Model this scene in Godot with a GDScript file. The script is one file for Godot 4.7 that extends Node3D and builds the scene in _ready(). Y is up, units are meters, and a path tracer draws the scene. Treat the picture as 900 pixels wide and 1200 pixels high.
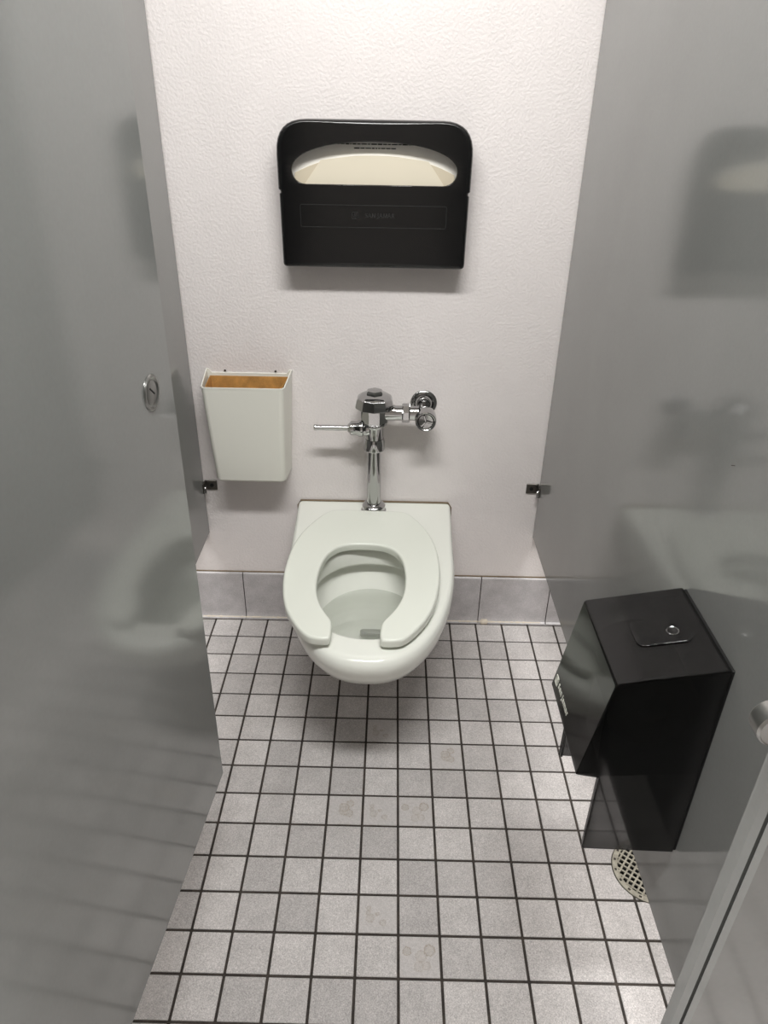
extends Node3D

# ------------------------------------------------------------------ mesh helpers
# Triangles are collected counter-clockwise in a PackedVector3Array; closed shapes are turned outwards by their signed volume.

func tri(T: PackedVector3Array, a: Vector3, b: Vector3, c: Vector3) -> void:
	T.append(a); T.append(b); T.append(c)

func quad(T: PackedVector3Array, a: Vector3, b: Vector3, c: Vector3, d: Vector3) -> void:
	tri(T, a, b, c); tri(T, a, c, d)

func oriented(T: PackedVector3Array) -> PackedVector3Array:
	var v := 0.0
	for i in range(0, T.size(), 3):
		v += T[i].dot(T[i + 1].cross(T[i + 2]))
	if v >= 0.0:
		return T
	var o := PackedVector3Array()
	for i in range(0, T.size(), 3):
		o.append(T[i]); o.append(T[i + 2]); o.append(T[i + 1])
	return o

func moved(T: PackedVector3Array, x: Transform3D) -> PackedVector3Array:
	return x * T

func make(T0: PackedVector3Array, crease := 35.0, orient := true) -> ArrayMesh:
	var T := oriented(T0) if orient else T0
	var at := {}
	var fn := PackedVector3Array()
	for i in range(0, T.size(), 3):
		fn.append((T[i + 1] - T[i]).cross(T[i + 2] - T[i]))
	for i in T.size():
		var k := Vector3i((T[i] * 20000.0).round())
		if not at.has(k):
			at[k] = []
		at[k].append(int(i / 3))
	var lim := cos(deg_to_rad(crease))
	var V := PackedVector3Array()
	var N := PackedVector3Array()
	for i in range(0, T.size(), 3):
		var f := fn[int(i / 3)]
		if f.length() < 1e-12:
			continue
		var fu := f.normalized()
		for j in [0, 2, 1]:
			var p := T[i + j]
			var n := Vector3.ZERO
			for q in at[Vector3i((p * 20000.0).round())]:
				var g := fn[q]
				if g.length() > 1e-12 and g.normalized().dot(fu) > lim:
					n += g
			V.append(p)
			N.append(n.normalized() if n.length() > 1e-12 else fu)
	var A := []
	A.resize(Mesh.ARRAY_MAX)
	A[Mesh.ARRAY_VERTEX] = V
	A[Mesh.ARRAY_NORMAL] = N
	var m := ArrayMesh.new()
	m.add_surface_from_arrays(Mesh.PRIMITIVE_TRIANGLES, A)
	return m

func loft(rings: Array, cap_a := true, cap_b := true, wrap := false) -> PackedVector3Array:
	var T := PackedVector3Array()
	var n: int = rings[0].size()
	var m: int = rings.size()
	for i in (m if wrap else m - 1):
		var a: PackedVector3Array = rings[i]
		var b: PackedVector3Array = rings[(i + 1) % m]
		for j in n:
			var k := (j + 1) % n
			quad(T, a[j], a[k], b[k], b[j])
	if not wrap:
		if cap_a:
			fan(T, rings[0], true)
		if cap_b:
			fan(T, rings[m - 1], false)
	return T

func fan(T: PackedVector3Array, r: PackedVector3Array, flip: bool) -> void:
	var c := Vector3.ZERO
	for p in r:
		c += p
	c /= r.size()
	for j in r.size():
		var k := (j + 1) % r.size()
		if flip:
			tri(T, c, r[k], r[j])
		else:
			tri(T, c, r[j], r[k])

# Box with chamfered edges.
func box(s: Vector3, r := 0.002, at := Vector3.ZERO) -> PackedVector3Array:
	var h := s / 2.0
	r = min(r, min(h.x, min(h.y, h.z)) * 0.9)
	var rings := []
	for l in [[-h.y, r], [-h.y + r, 0.0], [h.y - r, 0.0], [h.y, r]]:
		var x: float = h.x - l[1]
		var z: float = h.z - l[1]
		var c := r * (1.0 if l[1] == 0.0 else 0.5)
		rings.append(PackedVector3Array([Vector3(-x, l[0], -z + c) + at, Vector3(-x, l[0], z - c) + at, Vector3(-x + c, l[0], z) + at, Vector3(x - c, l[0], z) + at,
			Vector3(x, l[0], z - c) + at, Vector3(x, l[0], -z + c) + at, Vector3(x - c, l[0], -z) + at, Vector3(-x + c, l[0], -z) + at]))
	return loft(rings)

# Lathe about y: profile of (radius, height).
func lathe(prof: Array, seg := 32, at := Vector3.ZERO, phase := 0.0) -> PackedVector3Array:
	var rings := []
	for p in prof:
		var r := PackedVector3Array()
		for j in seg:
			var a := TAU * j / seg + phase
			r.append(at + Vector3(cos(a) * max(p[0], 0.00005), p[1], sin(a) * max(p[0], 0.00005)))
		rings.append(r)
	return loft(rings)

# Outline offset inwards by d along the mitred vertex normals (outline counter-clockwise).
func inset(P: PackedVector2Array, d: float) -> PackedVector2Array:
	var o := PackedVector2Array()
	var n := P.size()
	for i in n:
		var a := (P[i] - P[(i + n - 1) % n]).normalized()
		var b := (P[(i + 1) % n] - P[i]).normalized()
		var na := Vector2(-a.y, a.x)
		var nb := Vector2(-b.y, b.x)
		var m := na + nb
		var k := m.length_squared()
		m = na if k < 0.2 else m * (2.0 / k)
		o.append(P[i] + m * d)
	return o

func ccw(P: PackedVector2Array) -> PackedVector2Array:
	if Geometry2D.is_polygon_clockwise(P):
		var q := P.duplicate()
		q.reverse()
		return q
	return P

# Prism of a 2D outline through layers [height, inset]; outline (x, y) goes to frame.x, frame.y and height to frame.z.
func prism(P0: PackedVector2Array, layers: Array, frame := Transform3D.IDENTITY) -> PackedVector3Array:
	var P := ccw(P0)
	var rings := []
	var flat := []
	for l in layers:
		var q := inset(P, l[1]) if l[1] != 0.0 else P
		flat.append(q)
		var r := PackedVector3Array()
		for p in q:
			r.append(frame * Vector3(p.x, p.y, l[0]))
		rings.append(r)
	# side quads run round a counter-clockwise outline: outwards when height grows along frame.z of a right-handed frame
	var T := PackedVector3Array()
	var grow: bool = layers[layers.size() - 1][0] > layers[0][0]
	var hand: bool = frame.basis.determinant() > 0.0
	var flip := grow != hand
	for i in rings.size() - 1:
		for j in P.size():
			var k := (j + 1) % P.size()
			if flip:
				quad(T, rings[i][k], rings[i][j], rings[i + 1][j], rings[i + 1][k])
			else:
				quad(T, rings[i][j], rings[i][k], rings[i + 1][k], rings[i + 1][j])
	for e in [0, layers.size() - 1]:
		var ix := Geometry2D.triangulate_polygon(flat[e])
		var up: Vector3 = frame.basis.z * (1.0 if (e > 0) == grow else -1.0)
		for i in range(0, ix.size(), 3):
			var p0: Vector3 = rings[e][ix[i]]
			var p1: Vector3 = rings[e][ix[i + 1]]
			var p2: Vector3 = rings[e][ix[i + 2]]
			if (p1 - p0).cross(p2 - p0).dot(up) < 0.0:
				tri(T, p0, p2, p1)
			else:
				tri(T, p0, p1, p2)
	return T

func rrect(x0: float, y0: float, x1: float, y1: float, r: float, seg := 6) -> PackedVector2Array:
	var P := PackedVector2Array()
	for c in [[x1 - r, y0 + r, -90.0], [x1 - r, y1 - r, 0.0], [x0 + r, y1 - r, 90.0], [x0 + r, y0 + r, 180.0]]:
		for k in seg + 1:
			var a := deg_to_rad(c[2] + 90.0 * k / seg)
			P.append(Vector2(c[0] + cos(a) * r, c[1] + sin(a) * r))
	return P

# Polygon with rounded corners: list of [x, y, radius].
func rounded(pts: Array, seg := 6) -> PackedVector2Array:
	var P := PackedVector2Array()
	var n := pts.size()
	for i in n:
		var p := Vector2(pts[i][0], pts[i][1])
		var a := Vector2(pts[(i + n - 1) % n][0], pts[(i + n - 1) % n][1])
		var b := Vector2(pts[(i + 1) % n][0], pts[(i + 1) % n][1])
		var r: float = pts[i][2]
		if r <= 0.0:
			P.append(p)
			continue
		var da := (a - p).normalized()
		var db := (b - p).normalized()
		var half: float = acos(clamp(da.dot(db), -1.0, 1.0)) / 2.0
		var t: float = min(r / tan(half), min((a - p).length(), (b - p).length()) * 0.49)
		var s := p + da * t
		var e := p + db * t
		for k in seg + 1:
			var w := float(k) / seg
			P.append(s.lerp(p, w).lerp(p.lerp(e, w), w))
	return P

# Closed Catmull-Rom curve through points.
func spline(pts: PackedVector2Array, sub := 4) -> PackedVector2Array:
	var P := PackedVector2Array()
	var n := pts.size()
	for i in n:
		for k in sub:
			P.append(pts[i].cubic_interpolate(pts[(i + 1) % n], pts[(i + n - 1) % n], pts[(i + 2) % n], float(k) / sub))
	return P

# Tube along a path of points.
func tube(path: Array, r: float, seg := 12) -> PackedVector3Array:
	var rings := []
	for i in path.size():
		var d: Vector3 = (path[min(i + 1, path.size() - 1)] - path[max(i - 1, 0)]).normalized()
		var s := d.cross(Vector3(0.31, 0.87, 0.4)).normalized()
		var t := s.cross(d)
		var g := PackedVector3Array()
		for j in seg:
			var a := TAU * j / seg
			g.append(path[i] + (s * cos(a) + t * sin(a)) * r)
		rings.append(g)
	return loft(rings)

# ------------------------------------------------------------------ nodes
func part(called: String, mesh: Mesh, m: Material, parent: Node = null, label := "") -> MeshInstance3D:
	var o := MeshInstance3D.new()
	o.name = called
	o.mesh = mesh
	o.material_override = m
	o.cast_shadow = GeometryInstance3D.SHADOW_CASTING_SETTING_ON
	(self if parent == null else parent).add_child(o, true)
	if label != "":
		o.set_meta("label", label)
	return o

func thing(called: String, label: String, category: String, at := Vector3.ZERO, group := "") -> Node3D:
	var o := Node3D.new()
	o.name = called
	add_child(o, true)
	o.position = at
	o.set_meta("label", label)
	o.set_meta("category", category)
	if group != "":
		o.set_meta("group", group)
	return o

func structure(o: Node, label: String, category: String) -> void:
	o.set_meta("kind", "structure")
	o.set_meta("label", label)
	o.set_meta("category", category)

# ------------------------------------------------------------------ materials
func mat(c: Color, rough := 0.5, metal := 0.0, spec := 0.5) -> StandardMaterial3D:
	var m := StandardMaterial3D.new()
	m.albedo_color = c
	m.roughness = rough
	m.metallic = metal
	m.metallic_specular = spec
	return m

func bump_tex(sd: int, freq: float, size: int, oct: int, strength: float) -> ImageTexture:
	var n := FastNoiseLite.new()
	n.seed = sd
	n.noise_type = FastNoiseLite.TYPE_SIMPLEX_SMOOTH
	n.frequency = freq
	n.fractal_octaves = oct
	var im := n.get_seamless_image(size, size)
	im.convert(Image.FORMAT_RGB8)
	im.bump_map_to_normal_map(strength)
	im.generate_mipmaps()
	return ImageTexture.create_from_image(im)

# Grain: per-pixel speckle over a soft mottling, around one colour.
func grain_tex(sd: int, base: Color, speck: float, mottle: float, freq: float, size := 512) -> ImageTexture:
	var n := FastNoiseLite.new()
	n.seed = sd
	n.frequency = freq
	n.fractal_octaves = 4
	var f := n.get_seamless_image(size, size)
	var rng := RandomNumberGenerator.new()
	rng.seed = sd
	var im := Image.create(size, size, false, Image.FORMAT_RGB8)
	for y in size:
		for x in size:
			var k := 1.0 + (rng.randf() + rng.randf() - 1.0) * speck + (f.get_pixel(x, y).r - 0.5) * mottle
			im.set_pixel(x, y, Color(clamp(base.r * k, 0, 1), clamp(base.g * k, 0, 1), clamp(base.b * k, 0, 1)))
	im.generate_mipmaps()
	return ImageTexture.create_from_image(im)

# One tile with dried drip rings on it.
func stain_tex(sd: int) -> ImageTexture:
	var n := 128
	var rng := RandomNumberGenerator.new()
	rng.seed = sd
	var spots := []
	for i in 5:
		spots.append([rng.randf_range(25, 100), rng.randf_range(20, 105), rng.randf_range(6, 20), rng.randf_range(0.06, 0.14)])
	var nz := FastNoiseLite.new()
	nz.seed = sd
	nz.frequency = 0.06
	var im := Image.create(n, n, false, Image.FORMAT_RGB8)
	for y in n:
		for x in n:
			var k := 1.0 + (rng.randf() + rng.randf() - 1.0) * 0.14 + nz.get_noise_2d(x, y) * 0.05
			var brown := 0.0
			for s in spots:
				var d: float = Vector2(x - s[0], y - s[1]).length() + nz.get_noise_2d(x * 2.0, y * 2.0) * 5.0
				if d < s[2]:
					brown = max(brown, s[3] * (0.35 + (0.65 if d > s[2] - 3.0 else 0.0)))
			k *= 1.0 - brown
			im.set_pixel(x, y, Color(clamp(0.720 * k, 0, 1), clamp(0.703 * k * (1.0 - brown * 0.25), 0, 1), clamp(0.698 * k * (1.0 - brown * 0.6), 0, 1)))
	im.generate_mipmaps()
	return ImageTexture.create_from_image(im)

func triplanar(m: StandardMaterial3D, t: Texture2D, scale: float, world := true) -> void:
	m.albedo_texture = t
	m.uv1_triplanar = true
	m.uv1_world_triplanar = world
	m.uv1_scale = Vector3.ONE * scale

var M := {}

func materials() -> void:
	var wall := mat(Color(1, 1, 1), 0.9, 0.0, 0.25)
	triplanar(wall, grain_tex(5, Color(0.882, 0.858, 0.852), 0.012, 0.014, 0.012), 1.0)
	wall.normal_enabled = true
	wall.normal_texture = bump_tex(3, 0.055, 1024, 2, 5.0)
	wall.normal_scale = 0.30
	wall.uv1_scale = Vector3.ONE * 2.0
	M.wall = wall
	M.far_wall = mat(Color(0.62, 0.60, 0.58), 0.7)
	M.ceiling = mat(Color(0.86, 0.85, 0.83), 0.9)
	for k in 4:
		var f: float = [1.0, 0.97, 1.03, 0.985][k]
		var t := mat(Color(f, f, f).clamp(), 0.42, 0.0, 0.45)
		triplanar(t, grain_tex(20 + k, Color(0.720, 0.703, 0.698) * f, 0.20, 0.07, 0.02, 256), 3.1 + 0.13 * k)
		M["tile%d" % k] = t
	for k in 3:
		var st := mat(Color(1, 1, 1), 0.42, 0.0, 0.45)
		triplanar(st, stain_tex(60 + k), 1.0 / P, false)
		st.uv1_offset = Vector3(0.5, 0.5, 0.5)
		M["tile%d" % (4 + k)] = st
	var gr := mat(Color(1, 1, 1), 0.9)
	triplanar(gr, grain_tex(31, Color(0.215, 0.192, 0.175), 0.25, 0.5, 0.03, 256), 3.0)
	M.grout = gr
	var bt := mat(Color(1, 1, 1), 0.35)
	triplanar(bt, grain_tex(33, Color(0.70, 0.685, 0.69), 0.10, 0.12, 0.02, 256), 3.0)
	M.base = bt
	M.caulk = mat(Color(0.80, 0.76, 0.70), 0.7)
	M.dirt_caulk = mat(Color(0.46, 0.40, 0.32), 0.8)
	var pn := mat(Color(1, 1, 1), 0.11, 0.0, 0.65)
	triplanar(pn, grain_tex(41, Color(0.505, 0.510, 0.502), 0.012, 0.03, 0.01, 256), 1.3, false)
	M.panel = pn
	M.china = mat(Color(0.900, 0.905, 0.875), 0.10, 0.0, 0.5)
	M.seat = mat(Color(0.890, 0.900, 0.862), 0.22, 0.0, 0.5)
	M.chrome = mat(Color(0.70, 0.70, 0.70), 0.06, 1.0)
	M.steel = mat(Color(0.62, 0.62, 0.61), 0.28, 1.0)
	M.dull = mat(Color(0.40, 0.39, 0.37), 0.35, 1.0)
	M.black = mat(Color(0.050, 0.050, 0.053), 0.20, 0.0, 0.5)
	M.outlet = mat(Color(0.42, 0.42, 0.39), 0.4)
	M.emboss = mat(Color(0.15, 0.15, 0.15), 0.45)
	M.dark = mat(Color(0.03, 0.03, 0.03), 0.6)
	M.print = mat(Color(0.10, 0.10, 0.10), 0.8)
	var sm := mat(Color(0.012, 0.012, 0.012, 0.76), 0.09, 0.0, 0.4)
	sm.transparency = BaseMaterial3D.TRANSPARENCY_ALPHA
	M.smoke = sm
	M.mark = mat(Color(0.80, 0.80, 0.76), 0.5)
	M.card = mat(Color(0.90, 0.89, 0.87), 0.8)
	M.tissue = mat(Color(0.87, 0.835, 0.76), 0.9)
	M.tissue2 = mat(Color(0.80, 0.755, 0.67), 0.9)
	M.paper = mat(Color(0.90, 0.89, 0.87), 0.9)
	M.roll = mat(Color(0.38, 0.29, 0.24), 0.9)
	M.bin = mat(Color(0.885, 0.880, 0.845), 0.35, 0.0, 0.45)
	var bag := mat(Color(1, 1, 1), 0.85)
	triplanar(bag, grain_tex(51, Color(0.74, 0.55, 0.30), 0.08, 0.25, 0.02, 256), 5.0)
	M.bag = bag
	var br := mat(Color(1, 1, 1), 0.4, 0.35)
	triplanar(br, grain_tex(53, Color(0.63, 0.615, 0.565), 0.12, 0.3, 0.03, 256), 6.0)
	M.drain = br
	var wt := mat(Color(0.80, 0.82, 0.78, 0.16), 0.02, 0.0, 0.5)
	wt.transparency = BaseMaterial3D.TRANSPARENCY_ALPHA
	M.water = wt
	var em := mat(Color(0.95, 0.95, 0.92), 0.5)
	em.emission_enabled = true
	em.emission = Color(1.0, 1.0, 0.99)
	em.emission_energy_multiplier = 2.0
	M.glow = em

# ------------------------------------------------------------------ scene
func _ready() -> void:
	# camera: solved from the floor grid (8 cm pitch)
	var cam := Camera3D.new()
	cam.name = "camera"
	cam.projection = Camera3D.PROJECTION_PERSPECTIVE
	cam.fov = rad_to_deg(2.0 * atan(600.0 / 845.7))
	cam.near = 0.02
	cam.position = Vector3(-0.036, 1.4, 1.788)
	cam.rotation = Vector3(-0.518688, 0.006419, 0.01676)
	add_child(cam)
	cam.current = true

	var we := WorldEnvironment.new()
	we.name = "environment"
	var env := Environment.new()
	env.background_mode = Environment.BG_COLOR
	env.background_color = Color(0, 0, 0)
	env.tonemap_mode = Environment.TONE_MAPPER_LINEAR
	env.tonemap_exposure = 1.0
	env.sdfgi_enabled = true
	env.ssao_enabled = true
	env.ssil_enabled = true
	we.environment = env
	add_child(we)

	materials()
	# fluorescent fittings in one row across the ceiling over the stall fronts
	for x in [-1.28, 0.0, 1.28]:
		ceiling_light(x, 1.60, 6.9 if x == 0.0 else 6.3)

	room()
	floor_tiles()
	base_tiles()
	stall()
	door()
	pilasters()
	toilet()
	flush_valve()
	cover_dispenser()
	napkin_bin()
	paper_dispenser()
	drain()

const CEIL := 3.05
const X0 := -2.2
const X1 := 2.2
const Z1 := 4.4

func ceiling_light(x: float, z: float, energy: float) -> void:
	var lbl: String = {-1.28: "white fluorescent ceiling fitting above the next stall on the door side", 0.0: "white fluorescent ceiling fitting above the toilet stall doorway", 1.28: "white fluorescent ceiling fitting above the space beyond the paper dispenser"}[x]
	var t := thing("ceiling_light", lbl, "light", Vector3(x, CEIL, z), "fluorescent ceiling fittings")
	part("housing", make(box(Vector3(1.26, 0.05, 0.24), 0.006, Vector3(0, -0.025, 0))), M.ceiling, t)
	part("diffuser", make(prism(rrect(-0.10, -0.085, 0.10, -0.05, 0.014), [[-0.61, 0.0], [0.61, 0.0]], Transform3D(Basis(Vector3(0, 0, 1), Vector3(0, 1, 0), Vector3(1, 0, 0)), Vector3.ZERO))), M.glow, t)
	var l := AreaLight3D.new()
	l.name = "light"
	l.area_size = Vector2(1.2, 0.19)
	l.area_normalize_energy = true
	l.light_energy = energy
	l.light_color = Color(1.0, 1.0, 0.99)
	l.area_range = 8.0
	l.area_attenuation = 2.0
	l.shadow_enabled = true
	l.rotation.x = -PI / 2
	l.position = Vector3(0, -0.088, 0)
	t.add_child(l)

func room() -> void:
	var w := part("wall_back", make(box(Vector3(X1 - X0 + 0.2, CEIL + 0.2, 0.1), 0.001, Vector3((X0 + X1) / 2, CEIL / 2, -0.05))), M.wall)
	structure(w, "pinkish white textured back wall behind the toilet", "wall")
	w = part("wall_left", make(box(Vector3(0.1, CEIL + 0.2, Z1), 0.001, Vector3(X0 - 0.05, CEIL / 2, Z1 / 2))), M.far_wall)
	structure(w, "beige side wall beyond the stall door", "wall")
	w = part("wall_right", make(box(Vector3(0.1, CEIL + 0.2, Z1), 0.001, Vector3(X1 + 0.05, CEIL / 2, Z1 / 2))), M.far_wall)
	structure(w, "beige side wall beyond the paper dispenser", "wall")
	w = part("wall_front", make(box(Vector3(X1 - X0 + 0.2, CEIL + 0.2, 0.1), 0.001, Vector3((X0 + X1) / 2, CEIL / 2, Z1 + 0.05))), M.far_wall)
	structure(w, "beige wall facing the toilet stall", "wall")
	w = part("ceiling", make(box(Vector3(X1 - X0 + 0.2, 0.1, Z1 + 0.2), 0.001, Vector3((X0 + X1) / 2, CEIL + 0.05, Z1 / 2))), M.ceiling)
	structure(w, "plain white washroom ceiling", "ceiling")

const P := 0.08
const ZR := 0.5816      # z of grid row 0
const DC := Vector2(0.527, 0.834)
const DR := 0.0748

func circle(c: Vector2, r: float, n := 48) -> PackedVector2Array:
	var o := PackedVector2Array()
	for i in n:
		o.append(c + Vector2(cos(TAU * i / n), sin(TAU * i / n)) * r)
	return o

# frame that lays an (x, z) outline on the floor with height upwards
func on_floor() -> Transform3D:
	return Transform3D(Basis(Vector3(1, 0, 0), Vector3(0, 0, 1), Vector3(0, 1, 0)), Vector3.ZERO)

func floor_tiles() -> void:
	# mortar bed with a round opening for the drain
	var s := PackedVector3Array()
	var top := -0.0022
	var a := DC.x - 0.1
	var b := DC.x + 0.1
	var c := DC.y - 0.1
	var d := DC.y + 0.1
	for r in [[X0 - 0.1, -0.1, a, Z1 + 0.1], [b, -0.1, X1 + 0.1, Z1 + 0.1], [a, -0.1, b, c], [a, d, b, Z1 + 0.1]]:
		s.append_array(box(Vector3(r[2] - r[0], 0.10, r[3] - r[1]), 0.0002, Vector3((r[0] + r[2]) / 2, top - 0.05, (r[1] + r[3]) / 2)))
	for h in [[a, DC.x], [DC.x, b]]:
		var sq := PackedVector2Array([Vector2(h[0], c), Vector2(h[1], c), Vector2(h[1], d), Vector2(h[0], d)])
		for q in Geometry2D.clip_polygons(sq, circle(DC, DR)):
			s.append_array(prism(q, [[top - 0.1, 0.0], [top, 0.0]], on_floor()))
	var fl := part("floor", make(s, 30.0, false), M.grout)
	structure(fl, "floor of small square grey tiles with dark grout", "floor")
	# one shared mesh per cut size
	var g := 0.0052
	var size := P - g
	var tm := make(box(Vector3(size, 0.008, size), 0.0009, Vector3(0, -0.004, 0)))
	var strip := make(box(Vector3(size, 0.008, 0.0135), 0.0009, Vector3(0, -0.004, 0)))
	var rng := RandomNumberGenerator.new()
	rng.seed = 7
	var far: Array[Transform3D] = []
	for col in range(-28, 28):
		for row in range(-8, 48):
			var z := ZR + (row + 0.5) * P
			var x := (col + 0.5) * P
			if x < X0 + 0.02 or x > X1 - 0.02 or z > Z1 - 0.03:
				continue
			var k: Variant = rng.randi() % 4
			if Vector2i(col, row) in [Vector2i(-2, 1), Vector2i(-1, 1), Vector2i(0, 1), Vector2i(-1, -2), Vector2i(-1, 4), Vector2i(1, -1), Vector2i(0, 5)]:
				k = 4 + (col + row * 3 + 12) % 3
			var lift := rng.randf_range(-0.0004, 0.0003)
			if row == -8:
				if abs(x) < 0.76:
					part("tile", strip, M["tile%d" % k], fl).position = Vector3(x, lift, 0.0122)
				continue
			if abs(x) < 0.70 and row < 8:
				var dist := Vector2(max(abs(x - DC.x) - size / 2, 0), max(abs(z - DC.y) - size / 2, 0)).length()
				if dist > DR:
					var o := part("tile", tm, M["tile%d" % k], fl)
					o.position = Vector3(x, lift, z)
				else:
					var sq := PackedVector2Array([Vector2(x - size / 2, z - size / 2), Vector2(x + size / 2, z - size / 2), Vector2(x + size / 2, z + size / 2), Vector2(x - size / 2, z + size / 2)])
					for q in Geometry2D.clip_polygons(sq, circle(DC, DR + 0.001)):
						part("tile", make(prism(q, [[-0.008, 0.0], [-0.0006, 0.0], [0.0, 0.0006]], on_floor()), 20.0), M["tile%d" % k], fl)
			else:
				far.append(Transform3D(Basis.IDENTITY, Vector3(x, lift, z)))
	var mm := MultiMesh.new()
	mm.transform_format = MultiMesh.TRANSFORM_3D
	mm.mesh = tm
	mm.instance_count = far.size()
	for i in far.size():
		mm.set_instance_transform(i, far[i])
	var mi := MultiMeshInstance3D.new()
	mi.name = "far_tiles"
	mi.multimesh = mm
	mi.material_override = M.tile0
	mi.set_meta("kind", "stuff")
	fl.add_child(mi)

func base_tiles() -> void:
	var bb := Node3D.new()
	bb.name = "baseboard_back"
	add_child(bb)
	structure(bb, "grey tile skirting along the foot of the back wall", "baseboard")
	# bullnosed top, face, flared cove foot: (z, y)
	var prof := PackedVector2Array([Vector2(0.0005, 0.0), Vector2(0.0195, 0.0), Vector2(0.0190, 0.0035), Vector2(0.0145, 0.0075), Vector2(0.0118, 0.014), Vector2(0.0105, 0.026), Vector2(0.0100, 0.155), Vector2(0.0085, 0.1615), Vector2(0.0050, 0.1645), Vector2(0.0005, 0.1645)])
	var frame := Transform3D(Basis(Vector3(0, 0, 1), Vector3(0, 1, 0), Vector3(1, 0, 0)), Vector3.ZERO)
	var xs := [-2.13, -1.92, -1.71, -1.503, -1.296, -1.089, -0.882, -0.675, -0.468, -0.261, -0.054, 0.041, 0.248, 0.456, 0.663, 0.870, 1.077, 1.284, 1.491, 1.70, 1.91, 2.12]
	for i in xs.size() - 1:
		var a: float = xs[i] + 0.0013
		var b: float = xs[i + 1] - 0.0013
		part("base_tile", make(prism(prof, [[a, 0.0006], [a + 0.0006, 0.0], [b - 0.0006, 0.0], [b, 0.0006]], frame), 25.0), M.base, bb)
	var grout := make(box(Vector3(4.3, 0.156, 0.0075), 0.0005, Vector3(0, 0.082, 0.0042)))
	part("grout", grout, M.grout, bb)
	# caulk along the top of the tiles, and lumpy white filler left along the foot
	part("caulk", make(box(Vector3(4.3, 0.0035, 0.0045), 0.0012, Vector3(0, 0.1660, 0.0024))), M.dirt_caulk, bb)
	var rng := RandomNumberGenerator.new()
	rng.seed = 11
	for seg in [[-0.60, -0.30], [0.13, 0.44]]:
		var rings := []
		var n := 60
		for i in n + 1:
			var x: float = lerp(seg[0], seg[1], float(i) / n)
			var h := 0.0025 + 0.0025 * rng.randf() * rng.randf()
			if seg[0] > 0 and abs(x - 0.268) < 0.009:
				h = 0.010
			var r := PackedVector3Array()
			for j in 8:
				var an := TAU * j / 8
				r.append(Vector3(x, 0.0045 + sin(an) * h, 0.0150 + cos(an) * h * 0.9))
			rings.append(r)
		part("filler", make(loft(rings), 80.0), M.caulk, bb)

# ------------------------------------------------------------------ stall
func bracket(parent: Node3D, side: float, at: Vector3) -> void:
	# angle bracket: plate on the wall, plate on the panel; side = +1 when the panel lies towards +x
	var T := box(Vector3(0.034, 0.030, 0.0035), 0.001, Vector3(-side * 0.017, 0, 0.0018))
	T.append_array(box(Vector3(0.0035, 0.030, 0.030), 0.001, Vector3(-side * 0.0018, 0, 0.015)))
	var b := part("bracket", make(T, 30.0, false), M.dull, parent, "dull metal angle bracket")
	b.position = at
	var sc := part("screw", make(moved(lathe([[0.0, 0.0], [0.0055, 0.0], [0.005, 0.002], [0.0022, 0.0028], [0.002, 0.0014], [0.0, 0.0012]], 16), Transform3D(Basis(Vector3.RIGHT, PI / 2), Vector3(-side * 0.020, 0, 0.0035)))), M.dark, b)
	sc.set_meta("label", "dark screw head")
	part("bolt", make(moved(lathe([[0.0, -0.001], [0.0052, 0.0], [0.0045, 0.004], [0.002, 0.0055], [0.0, 0.0056]], 16), Transform3D(Basis(Vector3.BACK, side * PI / 2), Vector3(-side * 0.0035, -0.002, 0.020)))), M.chrome, b)
	part("nut", make(moved(lathe([[0.0, -0.001], [0.0045, 0.0], [0.0045, 0.006], [0.0, 0.0062]], 6), Transform3D(Basis(Vector3.BACK, side * PI / 2), Vector3(-side * 0.0035, -0.011, 0.026)))), M.chrome, b)

func stall() -> void:
	var h := 1.83
	var r := thing("stall_partition", "grey glossy stall partition carrying the black toilet paper dispenser", "partition", Vector3(0.382, 0.31, 0.0), "stall partitions")
	r.rotation.y = 0.003
	part("panel", make(box(Vector3(0.026, h, 1.46), 0.003, Vector3(0.013, h / 2, 0.010 + 1.46 / 2))), M.panel, r)
	bracket(r, 1.0, Vector3(0, 0.155, 0.0005))
	bracket(r, 1.0, Vector3(0, 1.33, 0.0005))
	# a nick in the paint
	for k in [[1.018, 0.987, -0.4, 0.010]]:
		part("scratch", make(moved(box(Vector3(0.0003, 0.0009, k[3]), 0.0001), Transform3D(Basis(Vector3.RIGHT, k[2]), Vector3(-0.00005, k[0] - 0.31, k[1])))), M.grout, r)
	var l := thing("stall_partition", "grey stall partition standing behind the open door", "partition", Vector3(-0.55, 0.305, 0.0), "stall partitions")
	part("panel", make(box(Vector3(0.026, h, 1.46), 0.003, Vector3(-0.013, h / 2, 0.010 + 1.46 / 2))), M.panel, l)
	bracket(l, -1.0, Vector3(0, 0.152, 0.0005))
	bracket(l, -1.0, Vector3(0, 1.33, 0.0005))

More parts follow.
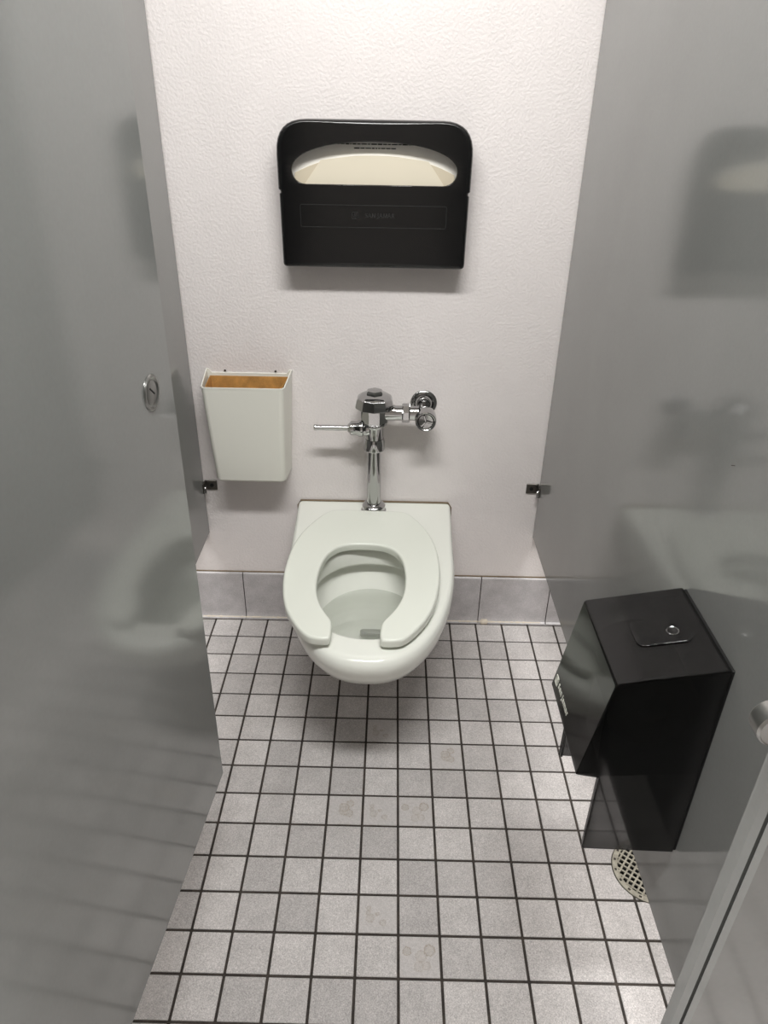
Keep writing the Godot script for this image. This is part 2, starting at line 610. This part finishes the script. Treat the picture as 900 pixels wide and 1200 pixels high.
func door() -> void:
	var t := thing("stall_door", "wide grey stall door swung inwards with a round lock indicator", "door", Vector3(-0.383, 0.305, 1.483))
	var u := Vector3(0.080, 0, -0.9968).normalized()
	t.basis = Basis(u, Vector3.UP, u.cross(Vector3.UP)) * Basis(Vector3.BACK, -0.014)
	var w := 0.622
	part("panel", make(box(Vector3(w - 0.008, 1.82, 0.026), 0.003, Vector3(w / 2 + 0.004, 0.008 + 0.910, -0.013))), M.panel, t)
	# lock indicator: raised ring, dished face, slot
	var c := Vector3(0.548, 0.7775, 0.0)
	var lock := part("lock_indicator", make(moved(lathe([[0.0, -0.002], [0.0235, -0.002], [0.0235, 0.0008], [0.0222, 0.0024], [0.0195, 0.0024], [0.0178, 0.0008], [0.0165, 0.0006], [0.0150, 0.0016], [0.0, 0.0018]], 40), Transform3D(Basis(Vector3.RIGHT, PI / 2), c))), M.steel, t, "round metal lock indicator disc")
	part("slot", make(moved(box(Vector3(0.0165, 0.0024, 0.0012), 0.0004), Transform3D(Basis(Vector3.BACK, -0.70), c + Vector3(0, 0.002, 0.0018)))), M.dark, lock, "dark coin slot")
	# hinge pins at the pilaster side
	for y in [0.10, 1.60]:
		part("hinge", make(lathe([[0.0, 0.0], [0.0055, 0.0], [0.0055, 0.07], [0.0, 0.07]], 16, Vector3(0.0150, y, 0.003))), M.steel, t)

func pilasters() -> void:
	var r := thing("stall_pilaster", "grey stall post with a steel door bumper, nearest the camera", "post", Vector3(0.1955, 0.0, 1.4755), "stall posts")
	# two folded sheet pans with a recessed seam round the edge
	var pans := box(Vector3(0.215, 2.15, 0.0178), 0.0035, Vector3(0.1075, 1.08, 0.0089))
	part("panel", make(pans), M.panel, r)
	part("seam", make(box(Vector3(0.205, 2.14, 0.006), 0.0005, Vector3(0.1100, 1.08, 0.0200))), M.dark, r)
	part("panel", make(box(Vector3(0.215, 2.15, 0.0062), 0.0030, Vector3(0.1082, 1.08, 0.0249))), M.panel, r)
	part("shoe", make(box(Vector3(0.222, 0.075, 0.034), 0.002, Vector3(0.1080, 0.0375, 0.0140))), M.steel, r)
	var bp := part("bumper", make(moved(lathe([[0.0, 0.0], [0.0118, 0.0], [0.0126, 0.0014], [0.0126, 0.0120], [0.0114, 0.0136], [0.0106, 0.0130], [0.0, 0.0126]], 36), Transform3D(Basis(Vector3.RIGHT, PI / 2), Vector3(-0.0105, 1.0980, 0.0080)))), M.steel, r, "round brushed steel bumper")
	bp.set_meta("label", "round brushed steel bumper")
	part("strike", make(box(Vector3(0.0022, 0.09, 0.018), 0.0006, Vector3(-0.0011, 1.115, 0.0095))), M.steel, r)
	var l := thing("stall_pilaster", "grey stall post that the open door hangs from", "post", Vector3(-0.576, 0.0, 1.4755), "stall posts")
	part("panel", make(box(Vector3(0.187, 2.15, 0.029), 0.0035, Vector3(0.0935, 1.08, 0.0145))), M.panel, l)
	part("shoe", make(box(Vector3(0.193, 0.075, 0.036), 0.002, Vector3(0.0935, 0.0375, 0.0148))), M.steel, l)

# ------------------------------------------------------------------ toilet
const TX := -0.075

func bowl_ring(y: float, hb: float, hw: float, zs: float, zf: float, rc: float) -> PackedVector3Array:
	# flat back on the wall, straight flanks, rounded front
	var o := PackedVector3Array()
	var half := []
	for i in 6:
		half.append(Vector2(hb * i / 6.0 * 0.98, 0.002))
	for i in 5:
		var a := PI / 2 * i / 4.0
		half.append(Vector2(hb - rc + sin(a) * rc, 0.002 + rc - cos(a) * rc))
	for i in range(1, 11):
		half.append(Vector2(lerp(hb, hw, float(i) / 10), lerp(0.002 + rc, zs, float(i) / 10)))
	for i in range(1, 25):
		var a := PI / 2 * i / 24.0
		half.append(Vector2(hw * pow(cos(a), 0.86), zs + (zf - zs) * pow(sin(a), 0.94)) if i < 24 else Vector2(0, zf))
	for p in half:
		o.append(Vector3(p.x, y, p.y))
	for i in range(half.size() - 2, 0, -1):
		o.append(Vector3(-half[i].x, y, half[i].y))
	return o

func inner_ring(like: PackedVector3Array, y: float, cz: float, rx: float, rb: float, rf: float, sq := 2.2) -> PackedVector3Array:
	var o := PackedVector3Array()
	for p in like:
		var a := atan2(p.x, p.z - 0.42)
		var c := cos(a)
		var s := sin(a)
		var rz := rf if c > 0 else rb
		var k := pow(pow(abs(c) / rz, sq) + pow(abs(s) / rx, sq), -1.0 / sq)
		o.append(Vector3(s * k, y, cz + c * k))
	return o

func toilet() -> void:
	var t := thing("toilet", "white wall-hung toilet bowl with an open-front seat", "toilet", Vector3(TX, 0.0, 0.0))
	var R := []
	for l in [[0.135, 0.10, 0.060, 0.06, 0.20], [0.142, 0.13, 0.085, 0.08, 0.29], [0.165, 0.145, 0.105, 0.12, 0.38], [0.205, 0.155, 0.130, 0.16, 0.475], [0.25, 0.175, 0.155, 0.2, 0.550], [0.29, 0.192, 0.176, 0.22, 0.605], [0.325, 0.204, 0.192, 0.24, 0.642], [0.355, 0.211, 0.202, 0.25, 0.664], [0.380, 0.2145, 0.2065, 0.25, 0.674], [0.396, 0.2150, 0.2070, 0.25, 0.674], [0.406, 0.2135, 0.2045, 0.25, 0.669], [0.4115, 0.2105, 0.2005, 0.25, 0.661], [0.413, 0.2060, 0.194, 0.25, 0.650]]:
		R.append(bowl_ring(l[0], l[1], l[2], l[3], l[4], 0.012))
	var like: PackedVector3Array = R[R.size() - 1]
	for l in [[0.413, 0.415, 0.150, 0.175, 0.190], [0.4105, 0.415, 0.143, 0.168, 0.183], [0.404, 0.415, 0.139, 0.163, 0.178], [0.374, 0.415, 0.138, 0.160, 0.176], [0.369, 0.415, 0.140, 0.162, 0.178], [0.3695, 0.415, 0.158, 0.182, 0.196], [0.362, 0.415, 0.162, 0.188, 0.200], [0.345, 0.415, 0.160, 0.187, 0.198], [0.325, 0.412, 0.150, 0.172, 0.183], [0.305, 0.408, 0.134, 0.150, 0.158], [0.285, 0.402, 0.117, 0.130, 0.130], [0.260, 0.398, 0.098, 0.108, 0.105], [0.235, 0.394, 0.080, 0.085, 0.080], [0.215, 0.390, 0.062, 0.062, 0.056], [0.205, 0.388, 0.040, 0.040, 0.036], [0.203, 0.388, 0.015, 0.015, 0.013]]:
		R.append(inner_ring(like, l[0], l[1], l[2], l[3], l[4]))
	part("bowl", make(loft(R), 50.0), M.china, t)
	# jet and outlet in the well
	part("outlet", make(box(Vector3(0.060, 0.018, 0.018), 0.004, Vector3(0.004, 0.226, 0.352))), M.outlet, t, "grey outlet slot under the water")
	var wr := PackedVector2Array()
	for i in 64:
		var a := TAU * i / 64
		wr.append(Vector2(sin(a) * 0.1275, 0.405 + cos(a) * (0.142 if cos(a) < 0 else 0.147)))
	part("water", make(prism(wr, [[0.2985, 0.0], [0.2995, 0.0]], on_floor()), 30.0), M.water, t, "still clear water")
	# bead of discoloured caulk where the china meets the wall
	part("caulk", make(tube([Vector3(-0.215, 0.30, 0.0035), Vector3(-0.2155, 0.40, 0.0035), Vector3(-0.208, 0.4145, 0.0035), Vector3(0, 0.4150, 0.0035), Vector3(0.208, 0.4145, 0.0035), Vector3(0.2155, 0.40, 0.0035), Vector3(0.215, 0.30, 0.0035)], 0.0030, 8), 60.0), M.dirt_caulk, t)
	# open-front seat
	var half := [[0.0, 0.100], [0.045, 0.100], [0.085, 0.102], [0.106, 0.112], [0.130, 0.145], [0.158, 0.205], [0.176, 0.275], [0.182, 0.345], [0.181, 0.415], [0.172, 0.485], [0.155, 0.545], [0.128, 0.596], [0.104, 0.626], [0.085, 0.635], [0.060, 0.636], [0.052, 0.629], [0.051, 0.600], [0.055, 0.575], [0.068, 0.552], [0.084, 0.520], [0.096, 0.480], [0.101, 0.435], [0.100, 0.385], [0.092, 0.335], [0.075, 0.298], [0.045, 0.276], [0.0, 0.270]]
	var pts := PackedVector2Array()
	for p in half:
		pts.append(Vector2(p[0], p[1]))
	for i in range(half.size() - 2, 0, -1):
		pts.append(Vector2(-half[i][0], half[i][1]))
	var seat := part("seat", make(prism(spline(pts, 4), [[0.0, 0.003], [0.003, 0.0003], [0.0155, 0.0], [0.0185, 0.0008], [0.0205, 0.0026], [0.0212, 0.0052]], on_floor()), 50.0), M.seat, t)
	seat.position = Vector3(-0.011, 0.4205, 0.0)
	seat.rotation.y = -0.020
	for x in [-0.07, 0.07]:
		part("hinge", make(box(Vector3(0.028, 0.012, 0.022), 0.003, Vector3(x, -0.0045, 0.122))), M.seat, seat)
	for p in [[-0.14, 0.50], [0.14, 0.50], [-0.15, 0.25], [0.15, 0.25]]:
		part("buffer", make(box(Vector3(0.018, 0.009, 0.030), 0.003, Vector3(p[0], -0.003, p[1]))), M.seat, seat)

# ------------------------------------------------------------------ flush valve
func flush_valve() -> void:
	var x := -0.0755
	var t := thing("flush_valve", "chrome flush valve with side lever and pipe above the toilet", "valve", Vector3(x, 0.0, 0.065))
	part("flange", make(lathe([[0.0, 0.414], [0.030, 0.414], [0.034, 0.417], [0.034, 0.424], [0.029, 0.428], [0.0315, 0.431], [0.0315, 0.438], [0.027, 0.444], [0.020, 0.447], [0.0, 0.447]], 40)), M.chrome, t)
	part("tube", make(lathe([[0.0, 0.445], [0.0188, 0.445], [0.0188, 0.612], [0.0, 0.612]], 40)), M.chrome, t)
	part("coupling_nut", make(lathe([[0.0, 0.605], [0.0262, 0.605], [0.0275, 0.608], [0.0275, 0.629], [0.0245, 0.637], [0.0, 0.637]], 40)), M.chrome, t)
	part("body", make(lathe([[0.0, 0.630], [0.0225, 0.630], [0.0235, 0.640], [0.0235, 0.668], [0.030, 0.678], [0.034, 0.680], [0.034, 0.684], [0.0, 0.684]], 40)), M.chrome, t)
	part("hex_collar", make(lathe([[0.0, 0.682], [0.034, 0.682], [0.036, 0.686], [0.036, 0.718], [0.037, 0.723], [0.0, 0.723]], 8, Vector3.ZERO, PI / 8), 20.0), M.chrome, t)
	part("cover", make(lathe([[0.0, 0.722], [0.0440, 0.722], [0.0500, 0.7240], [0.0505, 0.727], [0.0465, 0.745], [0.0430, 0.751], [0.0340, 0.757], [0.020, 0.760], [0.0, 0.761]], 10, Vector3.ZERO, PI / 10), 28.0), M.chrome, t)
	part("cap_nut", make(lathe([[0.0, 0.755], [0.0225, 0.755], [0.0225, 0.764], [0.0195, 0.7675], [0.0, 0.769]], 6, Vector3.ZERO, PI / 6), 20.0), M.chrome, t)
	# lever to the left
	var lf := Transform3D(Basis(Vector3.BACK, PI / 2), Vector3(0, 0.6655, 0.004))
	var sock := part("handle_socket", make(moved(lathe([[0.0, 0.012], [0.020, 0.012], [0.021, 0.020], [0.0185, 0.028], [0.0215, 0.030], [0.0215, 0.040], [0.0185, 0.046], [0.0185, 0.060], [0.0140, 0.064], [0.010, 0.068], [0.0, 0.068]], 28), lf)), M.chrome, t)
	part("lever", make(moved(lathe([[0.0, 0.062], [0.0068, 0.062], [0.0072, 0.075], [0.0072, 0.147], [0.0080, 0.149], [0.0080, 0.154], [0.0062, 0.156], [0.0, 0.1562]], 20), lf)), M.chrome, sock)
	# arm to the stop valve on the right
	var rf := Transform3D(Basis(Vector3.BACK, -PI / 2), Vector3(0, 0.7080, 0.0))
	part("tailpiece", make(moved(lathe([[0.0, 0.015], [0.0205, 0.015], [0.0205, 0.050], [0.0190, 0.054], [0.0190, 0.112], [0.0, 0.112]], 32), rf)), M.chrome, t)
	part("union_nut", make(moved(lathe([[0.0, 0.070], [0.0225, 0.070], [0.0245, 0.073], [0.0245, 0.087], [0.0225, 0.090], [0.0, 0.090]], 8, Vector3.ZERO, PI / 8), rf), 20.0), M.chrome, t)
	var stop := part("stop_valve", make(moved(lathe([[0.0, -0.058], [0.0170, -0.058], [0.0170, -0.020], [0.0245, -0.014], [0.0275, -0.004], [0.0275, 0.022], [0.0260, 0.027], [0.0260, 0.034], [0.0240, 0.0365], [0.0215, 0.0355], [0.0180, 0.0310], [0.0075, 0.0300], [0.0, 0.0300]], 32), Transform3D(Basis(Vector3.RIGHT, PI / 2), Vector3(0.1300, 0.6985, 0.0)))), M.chrome, t)
	for k in 3:
		part("lug", make(moved(box(Vector3(0.0055, 0.017, 0.007), 0.0015), Transform3D(Basis(Vector3.BACK, k * TAU / 3 + 0.3), Vector3(0.1300, 0.6985, 0.0)) * Transform3D(Basis.IDENTITY, Vector3(0, 0.0095, 0.032)))), M.chrome, stop)
	part("escutcheon", make(moved(lathe([[0.0, 0.0], [0.0345, 0.0], [0.0350, 0.003], [0.0320, 0.0065], [0.0265, 0.0080], [0.0235, 0.0060], [0.0200, 0.0120], [0.0175, 0.0140], [0.0, 0.0140]], 40), Transform3D(Basis(Vector3.RIGHT, PI / 2), Vector3(0.1270, 0.7120, -0.0648)))), M.chrome, t)

# ------------------------------------------------------------------ seat cover dispenser
func ray_hit(Q: PackedVector2Array, c: Vector2, a: float) -> Vector2:
	var d := Vector2(cos(a), sin(a))
	var best := 1e9
	for i in Q.size():
		var p := Q[i] - c
		var e := Q[(i + 1) % Q.size()] - Q[i]
		var den := d.cross(e)
		if abs(den) < 1e-12:
			continue
		var t := p.cross(e) / den
		var s := p.cross(d) / den
		if t > 0 and s >= -1e-6 and s <= 1.000001 and t < best:
			best = t
	return c + d * best

func lettering(txt: String, size: float, depth: float) -> TextMesh:
	var tm := TextMesh.new()
	var f := SystemFont.new()
	f.font_names = PackedStringArray(["Droid Sans"])
	f.font_weight = 700
	tm.font = f
	tm.text = txt
	tm.font_size = 32
	tm.pixel_size = size / 32.0
	tm.depth = depth
	tm.curve_step = 2.0
	return tm

func ring3(Q: PackedVector2Array, z: float) -> PackedVector3Array:
	var o := PackedVector3Array()
	for p in Q:
		o.append(Vector3(p.x, p.y, z))
	return o

func cover_dispenser() -> void:
	var c0 := Vector3(-0.0805, 1.061, 0.0)
	var t := thing("seat_cover_dispenser", "black plastic toilet seat cover dispenser high on the back wall", "dispenser", c0)
	var out := ccw(rounded([[-0.2095, 0.0, 0.010], [0.2095, 0.0, 0.010], [0.2105, 0.155, 0.0], [0.2080, 0.1575, 0.0], [0.2080, 0.1615, 0.0], [0.2120, 0.1650, 0.0], [0.2130, 0.3020, 0.066], [-0.2130, 0.3020, 0.066], [-0.2120, 0.1650, 0.0], [-0.2080, 0.1615, 0.0], [-0.2080, 0.1575, 0.0], [-0.2105, 0.155, 0.0]], 8))
	var hole := PackedVector2Array()
	for i in 41:
		var th := PI * i / 40.0
		hole.append(Vector2(0.180 * sign(cos(th)) * pow(abs(cos(th)), 0.91), 0.203 + 0.0575 * pow(sin(th), 0.91)))
	for i in range(1, 7):
		var th := PI / 2 * i / 6.0
		hole.append(Vector2(-0.150 - 0.030 * cos(th), 0.203 - 0.0265 * sin(th)))
	for i in range(0, 6):
		var th := PI / 2 * (1.0 - i / 6.0)
		hole.append(Vector2(0.150 + 0.030 * cos(th), 0.203 - 0.0265 * sin(th)))
	hole = ccw(hole)
	var c := Vector2(0.0, 0.214)
	var an := []
	for i in 120:
		an.append(TAU * i / 120 - PI)
	for q in [out, hole]:
		for p in q:
			an.append((p - c).angle())
	an.sort()
	var use := []
	for a in an:
		if use.is_empty() or a - use[-1] > 0.002:
			use.append(a)
	var sample := func(Q: PackedVector2Array) -> PackedVector2Array:
		var o := PackedVector2Array()
		for a in use:
			o.append(ray_hit(Q, c, a))
		return o
	var so: PackedVector2Array = sample.call(out)
	var sh: PackedVector2Array = sample.call(hole)
	var shrink := func(Q: PackedVector2Array, d: float) -> PackedVector2Array:
		var o := PackedVector2Array()
		for p in Q:
			o.append(p - (p - c).normalized() * d)
		return o
	var rings := [ring3(so, 0.001), ring3(so, 0.050), ring3(shrink.call(so, 0.0022), 0.0560), ring3(shrink.call(so, 0.0065), 0.0590), ring3(shrink.call(so, 0.012), 0.0600), ring3(shrink.call(sh, -0.004), 0.0600), ring3(shrink.call(sh, -0.0012), 0.0590), ring3(sh, 0.0565), ring3(sh, 0.0530), ring3(shrink.call(sh, -0.003), 0.0525), ring3(shrink.call(so, 0.012), 0.0525), ring3(shrink.call(so, 0.0045), 0.048), ring3(shrink.call(so, 0.0035), 0.001)]
	part("cover", make(loft(rings, false, false, true), 40.0), M.black, t)
	var back := part("back_plate", make(prism(rounded([[-0.196, 0.02, 0.0], [0.196, 0.02, 0.0], [0.196, 0.275, 0.05], [-0.196, 0.275, 0.05]], 6), [[0.0345, 0.0], [0.0360, 0.0]]), 30.0), M.card, t, "white card with small black print")
	# the print on the plate is too small to read: three lines of tiny type, upside down
	var rows := [[0.2620, 0.16, 30], [0.2555, 0.19, 36], [0.2475, 0.09, 17]]
	var rng := RandomNumberGenerator.new()
	rng.seed = 3
	for r in rows:
		var T := PackedVector3Array()
		var x: float = -r[1] / 2
		while x < r[1] / 2:
			var w := rng.randf_range(0.0035, 0.013)
			T.append_array(box(Vector3(w, rng.randf_range(0.0018, 0.0026), 0.0004), 0.0001, Vector3(x + w / 2, r[0], 0.0362)))
			x += w + 0.0016
		part("print_line", make(T, 30.0, false), M.print, back, "line of tiny black print")
	# raised outline plaque and embossed maker's mark
	var pl := rrect(-0.165, 0.088, 0.162, 0.136, 0.004)
	var fr := PackedVector3Array()
	var a3 := ring3(pl, 0.0597)
	var b3 := ring3(inset(pl, 0.0004), 0.0606)
	var c3 := ring3(inset(pl, 0.0012), 0.0606)
	var d3 := ring3(inset(pl, 0.0016), 0.0597)
	fr.append_array(loft([a3, b3, c3, d3], false, false, true))
	part("plaque", make(fr, 30.0), M.emboss, t, "thin raised rectangular outline")
	var logo := part("logo", make(emblem(0.0150)), M.emboss, t, "embossed square emblem")
	logo.position = Vector3(-0.0500, 0.1065, 0.0600)
	var tx := part("lettering", lettering("SAN JAMAR", 0.0122, 0.0024), M.emboss, t, "embossed black capital letters")
	tx.position = Vector3(0.0130, 0.1140, 0.0600)
	# the paper: a pack of folded covers
	var p := thing("seat_cover_pack", "cream folded paper seat covers showing in the dispenser's opening", "paper", c0 + Vector3(0, 0, 0))
	var arch := PackedVector2Array()
	for i in 25:
		var u := -1.0 + 2.0 * i / 24.0
		arch.append(Vector2(u * 0.176, 0.2330 - 0.036 * pow(abs(u), 2.4)))
	arch.append(Vector2(0.176, 0.012))
	arch.append(Vector2(-0.176, 0.012))
	part("sheets", make(prism(arch, [[0.0365, 0.0], [0.0415, 0.0]]), 30.0), M.tissue2, p)
	var front := PackedVector2Array([Vector2(-0.160, 0.012), Vector2(0.160, 0.012), Vector2(0.160, 0.168), Vector2(0.118, 0.2235)])
	for i in 13:
		var u := 1.0 - 2.0 * i / 12.0
		front.append(Vector2(u * 0.117, 0.2325 - 0.009 * u * u))
	front.append(Vector2(-0.118, 0.2235))
	front.append(Vector2(-0.160, 0.168))
	part("top_sheet", make(prism(front, [[0.0420, 0.0], [0.0440, 0.0]]), 30.0), M.tissue, p)

# square maker's emblem: a frame with an S of bars, lying in (x, y), raised along z
func emblem(s: float) -> PackedVector3Array:
	var T := PackedVector3Array()
	var d := 0.0012
	var b := s * 0.10
	for q in [[0, 0, s, b], [0, s - b, s, s], [0, 0, b, s], [s - b, 0, s, s]]:
		T.append_array(box(Vector3(q[2] - q[0], q[3] - q[1], d), 0.0001, Vector3((q[0] + q[2]) / 2, (q[1] + q[3]) / 2, d / 2)))
	var i := s * 0.24
	var w := s * 0.12
	for q in [[i, i, s - i, i + w], [i, s / 2 - w / 2, s - i, s / 2 + w / 2], [i, s - i - w, s - i, s - i], [i, s / 2, i + w, s - i], [s - i - w, i, s - i, s / 2]]:
		T.append_array(box(Vector3(q[2] - q[0], q[3] - q[1], d), 0.0001, Vector3((q[0] + q[2]) / 2, (q[1] + q[3]) / 2, d / 2)))
	return T

# ------------------------------------------------------------------ napkin bin
func u_ring(y: float, hx: float, z0: float, zf: float, r: float) -> PackedVector3Array:
	var o := PackedVector3Array()
	for p in rrect(-hx, z0 - r, hx, zf, r, 8):
		o.append(Vector3(p.x * (1.0 + 0.075 * (1.0 - max(p.y, z0) / zf)), y, max(p.y, z0)))
	return o

func napkin_bin() -> void:
	var c := Vector3(-0.4005, 0.512, 0.001)
	var t := thing("sanitary_bin", "cream plastic sanitary bin hung on the wall beside the toilet", "bin", c)
	var R := []
	for l in [[0.0, 0.083, 0.080, 0.016], [0.0035, 0.090, 0.088, 0.018], [0.010, 0.0905, 0.093, 0.014], [0.10, 0.0945, 0.099, 0.013], [0.262, 0.1020, 0.104, 0.013], [0.2665, 0.1035, 0.1055, 0.013], [0.2690, 0.1030, 0.1050, 0.013]]:
		R.append(u_ring(l[0], l[1], 0.0, l[2], l[3]))
	for l in [[0.2690, 0.1005, 0.1025, 0.011], [0.262, 0.0995, 0.1015, 0.011], [0.10, 0.0920, 0.0965, 0.012], [0.012, 0.0860, 0.0905, 0.012], [0.006, 0.080, 0.082, 0.016]]:
		R.append(u_ring(l[0], l[1], 0.0028, l[2], l[3]))
	# the rim climbs towards the wall at both sides
	for k in range(4, 9):
		var g: PackedVector3Array = R[k]
		for i in g.size():
			var up: float = clamp(1.0 - g[i].z / 0.07, 0.0, 1.0)
			g[i].y += 0.014 * up * smoothstep(0.091, 0.105, abs(g[i].x))
		R[k] = g
	part("body", make(loft(R), 40.0), M.bin, t)
	for x in [-0.062, 0.068]:
		part("screw", make(moved(lathe([[0.0, 0.0], [0.0030, 0.0], [0.0024, 0.002], [0.0, 0.0025]], 12), Transform3D(Basis(Vector3.RIGHT, PI / 2), Vector3(x, 0.278, 0.0)))), M.dull, t, "small wall screw")
	# kraft liner standing inside
	var b := thing("paper_bag_liner", "brown paper bag lining the cream sanitary bin", "paper bag", c)
	var B := []
	for l in [[0.008, 0.082, 0.0050, 0.080], [0.20, 0.0905, 0.0050, 0.094], [0.2655, 0.0945, 0.0045, 0.0970]]:
		B.append(u_ring(l[0], l[1], l[2], l[3], 0.013))
	for l in [[0.2655, 0.0935, 0.0055, 0.0960], [0.20, 0.0895, 0.0060, 0.0925], [0.010, 0.081, 0.0060, 0.079]]:
		B.append(u_ring(l[0], l[1], l[2], l[3], 0.012))
	part("bag", make(loft(B), 40.0), M.bag, b)

# ------------------------------------------------------------------ toilet paper dispenser
func paper_dispenser() -> void:
	# profile in (x away from the panel, y); extruded along z
	var zf := 0.953
	var zn := 1.126
	var c := Vector3(0.3860, 0.470, zf)
	var t := thing("toilet_paper_dispenser", "smoky black translucent toilet paper dispenser on the grey partition", "dispenser", c)
	var w := zn - zf
	var fr := Transform3D(Basis(Vector3(-1, 0, 0), Vector3(0, 1, 0), Vector3(0, 0, 1)), Vector3.ZERO)
	var cover := rounded([[0.004, 0.160, 0.0], [0.1340, 0.150, 0.004], [0.1665, 0.156, 0.003], [0.1400, 0.3160, 0.006], [0.004, 0.3420, 0.005]], 5)
	# open-ended shell between the two side plates
	var tube_rings := []
	for e in [[0.0, 0.004], [0.0, w - 0.004], [0.003, w - 0.004], [0.003, 0.004]]:
		var g := PackedVector3Array()
		for p in (inset(ccw(cover), e[0]) if e[0] > 0.0 else ccw(cover)):
			g.append(fr * Vector3(p.x, p.y, e[1]))
		tube_rings.append(g)
	part("cover", make(loft(tube_rings, false, false, true), 25.0), M.smoke, t, "smoky translucent cover with a sloping front")
	# side plates run from the top down to the lower housing, with a lip along the front edge
	var plate := rounded([[0.004, 0.0, 0.002], [0.1355, 0.004, 0.003], [0.1345, 0.150, 0.0], [0.1665, 0.156, 0.003], [0.1400, 0.3160, 0.006], [0.004, 0.3420, 0.005]], 4)
	part("side_plate", make(prism(plate, [[0.0, 0.0016], [0.0016, 0.0], [0.004, 0.0]], fr), 25.0), M.smoke, t)
	part("side_plate", make(prism(plate, [[w - 0.004, 0.0], [w - 0.0016, 0.0], [w, 0.0016]], fr), 25.0), M.smoke, t)
	for z in [0.0042, w - 0.0102]:
		part("lip", make(box(Vector3(0.004, 0.138, 0.006), 0.001, Vector3(-0.1325, 0.076, z + 0.003))), M.smoke, t)
	part("back", make(box(Vector3(0.004, 0.338, w - 0.004), 0.001, Vector3(-0.002, 0.171, w / 2))), M.dark, t)
	# lock in the top
	var sl := atan2(-0.026, 0.136)
	var lf := Transform3D(Basis(Vector3.BACK, -sl), Vector3(-0.0480, 0.3342, w * 0.52))
	part("lock", make(moved(lathe([[0.0, -0.002], [0.0085, -0.002], [0.0085, 0.0012], [0.0075, 0.0020], [0.0060, 0.0010], [0.0, 0.0008]], 24), lf)), M.chrome, t, "small round chrome lock")
	part("lock_boss", make(moved(prism(rounded([[-0.050, -0.028, 0.012], [0.020, -0.028, 0.010], [0.020, 0.022, 0.010], [-0.050, 0.022, 0.012]], 6), [[0.0, 0.0], [0.0012, 0.0], [0.0016, 0.0006]], on_floor()), lf)), M.smoke, t)
	# white maker's mark low on the sloping front
	var n := Vector3(-(0.3160 - 0.156), -(0.1665 - 0.140), 0).normalized()
	var up := Vector3(0.1665 - 0.140, 0.160, 0).normalized()
	var fx := Transform3D(Basis(Vector3(0, 0, 1), up, n), Vector3(-0.1640, 0.172, 0.010) + n * 0.0002)
	var em := part("logo", make(emblem(0.0135)), M.mark, t, "white square emblem")
	em.transform = fx
	var tx := part("lettering", lettering("San Jamar", 0.0125, 0.0004), M.mark, t, "white printed letters")
	tx.transform = fx * Transform3D(Basis.IDENTITY, Vector3(0.047, 0.0068, 0.0))
	# the roll inside and its hanging end
	var r := thing("toilet_paper_roll", "toilet paper roll seen dimly inside the smoky dispenser", "paper roll", c + Vector3(-0.072, 0.246, w / 2))
	var along := Transform3D(Basis(Vector3.RIGHT, PI / 2), Vector3.ZERO)
	part("roll", make(moved(lathe([[0.020, -0.057], [0.060, -0.057], [0.060, 0.057], [0.020, 0.057], [0.020, -0.057]], 40), along), 30.0), M.roll, r)
	var s := PackedVector3Array()
	for k in 7:
		pass
	var path := [Vector2(-0.0600, 0.0), Vector2(-0.0605, -0.04), Vector2(-0.058, -0.08), Vector2(-0.0565, -0.11), Vector2(-0.0570, -0.128)]
	var rings := []
	for p in path:
		rings.append(PackedVector3Array([Vector3(p.x, p.y, -0.010), Vector3(p.x, p.y, 0.056), Vector3(p.x - 0.0006, p.y, 0.056), Vector3(p.x - 0.0006, p.y, -0.010)]))
	s.append_array(loft(rings))
	part("loose_end", make(s, 40.0), M.paper, r, "white end of paper hanging down")

# ------------------------------------------------------------------ drain
func drain() -> void:
	var t := thing("floor_drain", "round metal floor drain grate set into the tiles under the partition", "drain", Vector3(DC.x, 0.0, DC.y))
	part("rim", make(lathe([[0.0745, -0.008], [0.0745, 0.0006], [0.0735, 0.0014], [0.0640, 0.0014], [0.0632, 0.0006], [0.0632, -0.008], [0.0745, -0.008]], 56), 30.0), M.drain, t)
	var sump := part("sump", make(lathe([[0.0632, -0.004], [0.0632, -0.06], [0.030, -0.085], [0.0, -0.085], [0.0, -0.087], [0.032, -0.087], [0.0655, -0.061], [0.0655, -0.004], [0.0632, -0.004]], 40), 30.0), M.dark, t)
	sump.set_meta("label", "dark well under the grate")
	# diagonal lattice of bars, clipped to the circle
	var pitch := 0.0116
	var bar := 0.0040
	for dirn in 2:
		var ang := PI / 4 + dirn * PI / 2 + 0.12
		for k in range(-6, 7):
			var off := k * pitch
			var hl := sqrt(max(0.0634 * 0.0634 - off * off, 0.0))
			if hl < 0.01:
				continue
			part("grate_bar", make(moved(box(Vector3(hl * 2, 0.004, bar), 0.0006, Vector3(0, -0.0012 - 0.0002 * dirn, off)), Transform3D(Basis(Vector3.UP, ang), Vector3.ZERO))), M.drain, t)
	for a in 18:
		var an := TAU * a / 18
		part("rim_pocket", make(moved(box(Vector3(0.0046, 0.0004, 0.0054), 0.0001), Transform3D(Basis(Vector3.UP, an), Vector3.ZERO) * Transform3D(Basis.IDENTITY, Vector3(0.0688, 0.0013, 0)))), M.grout, t)
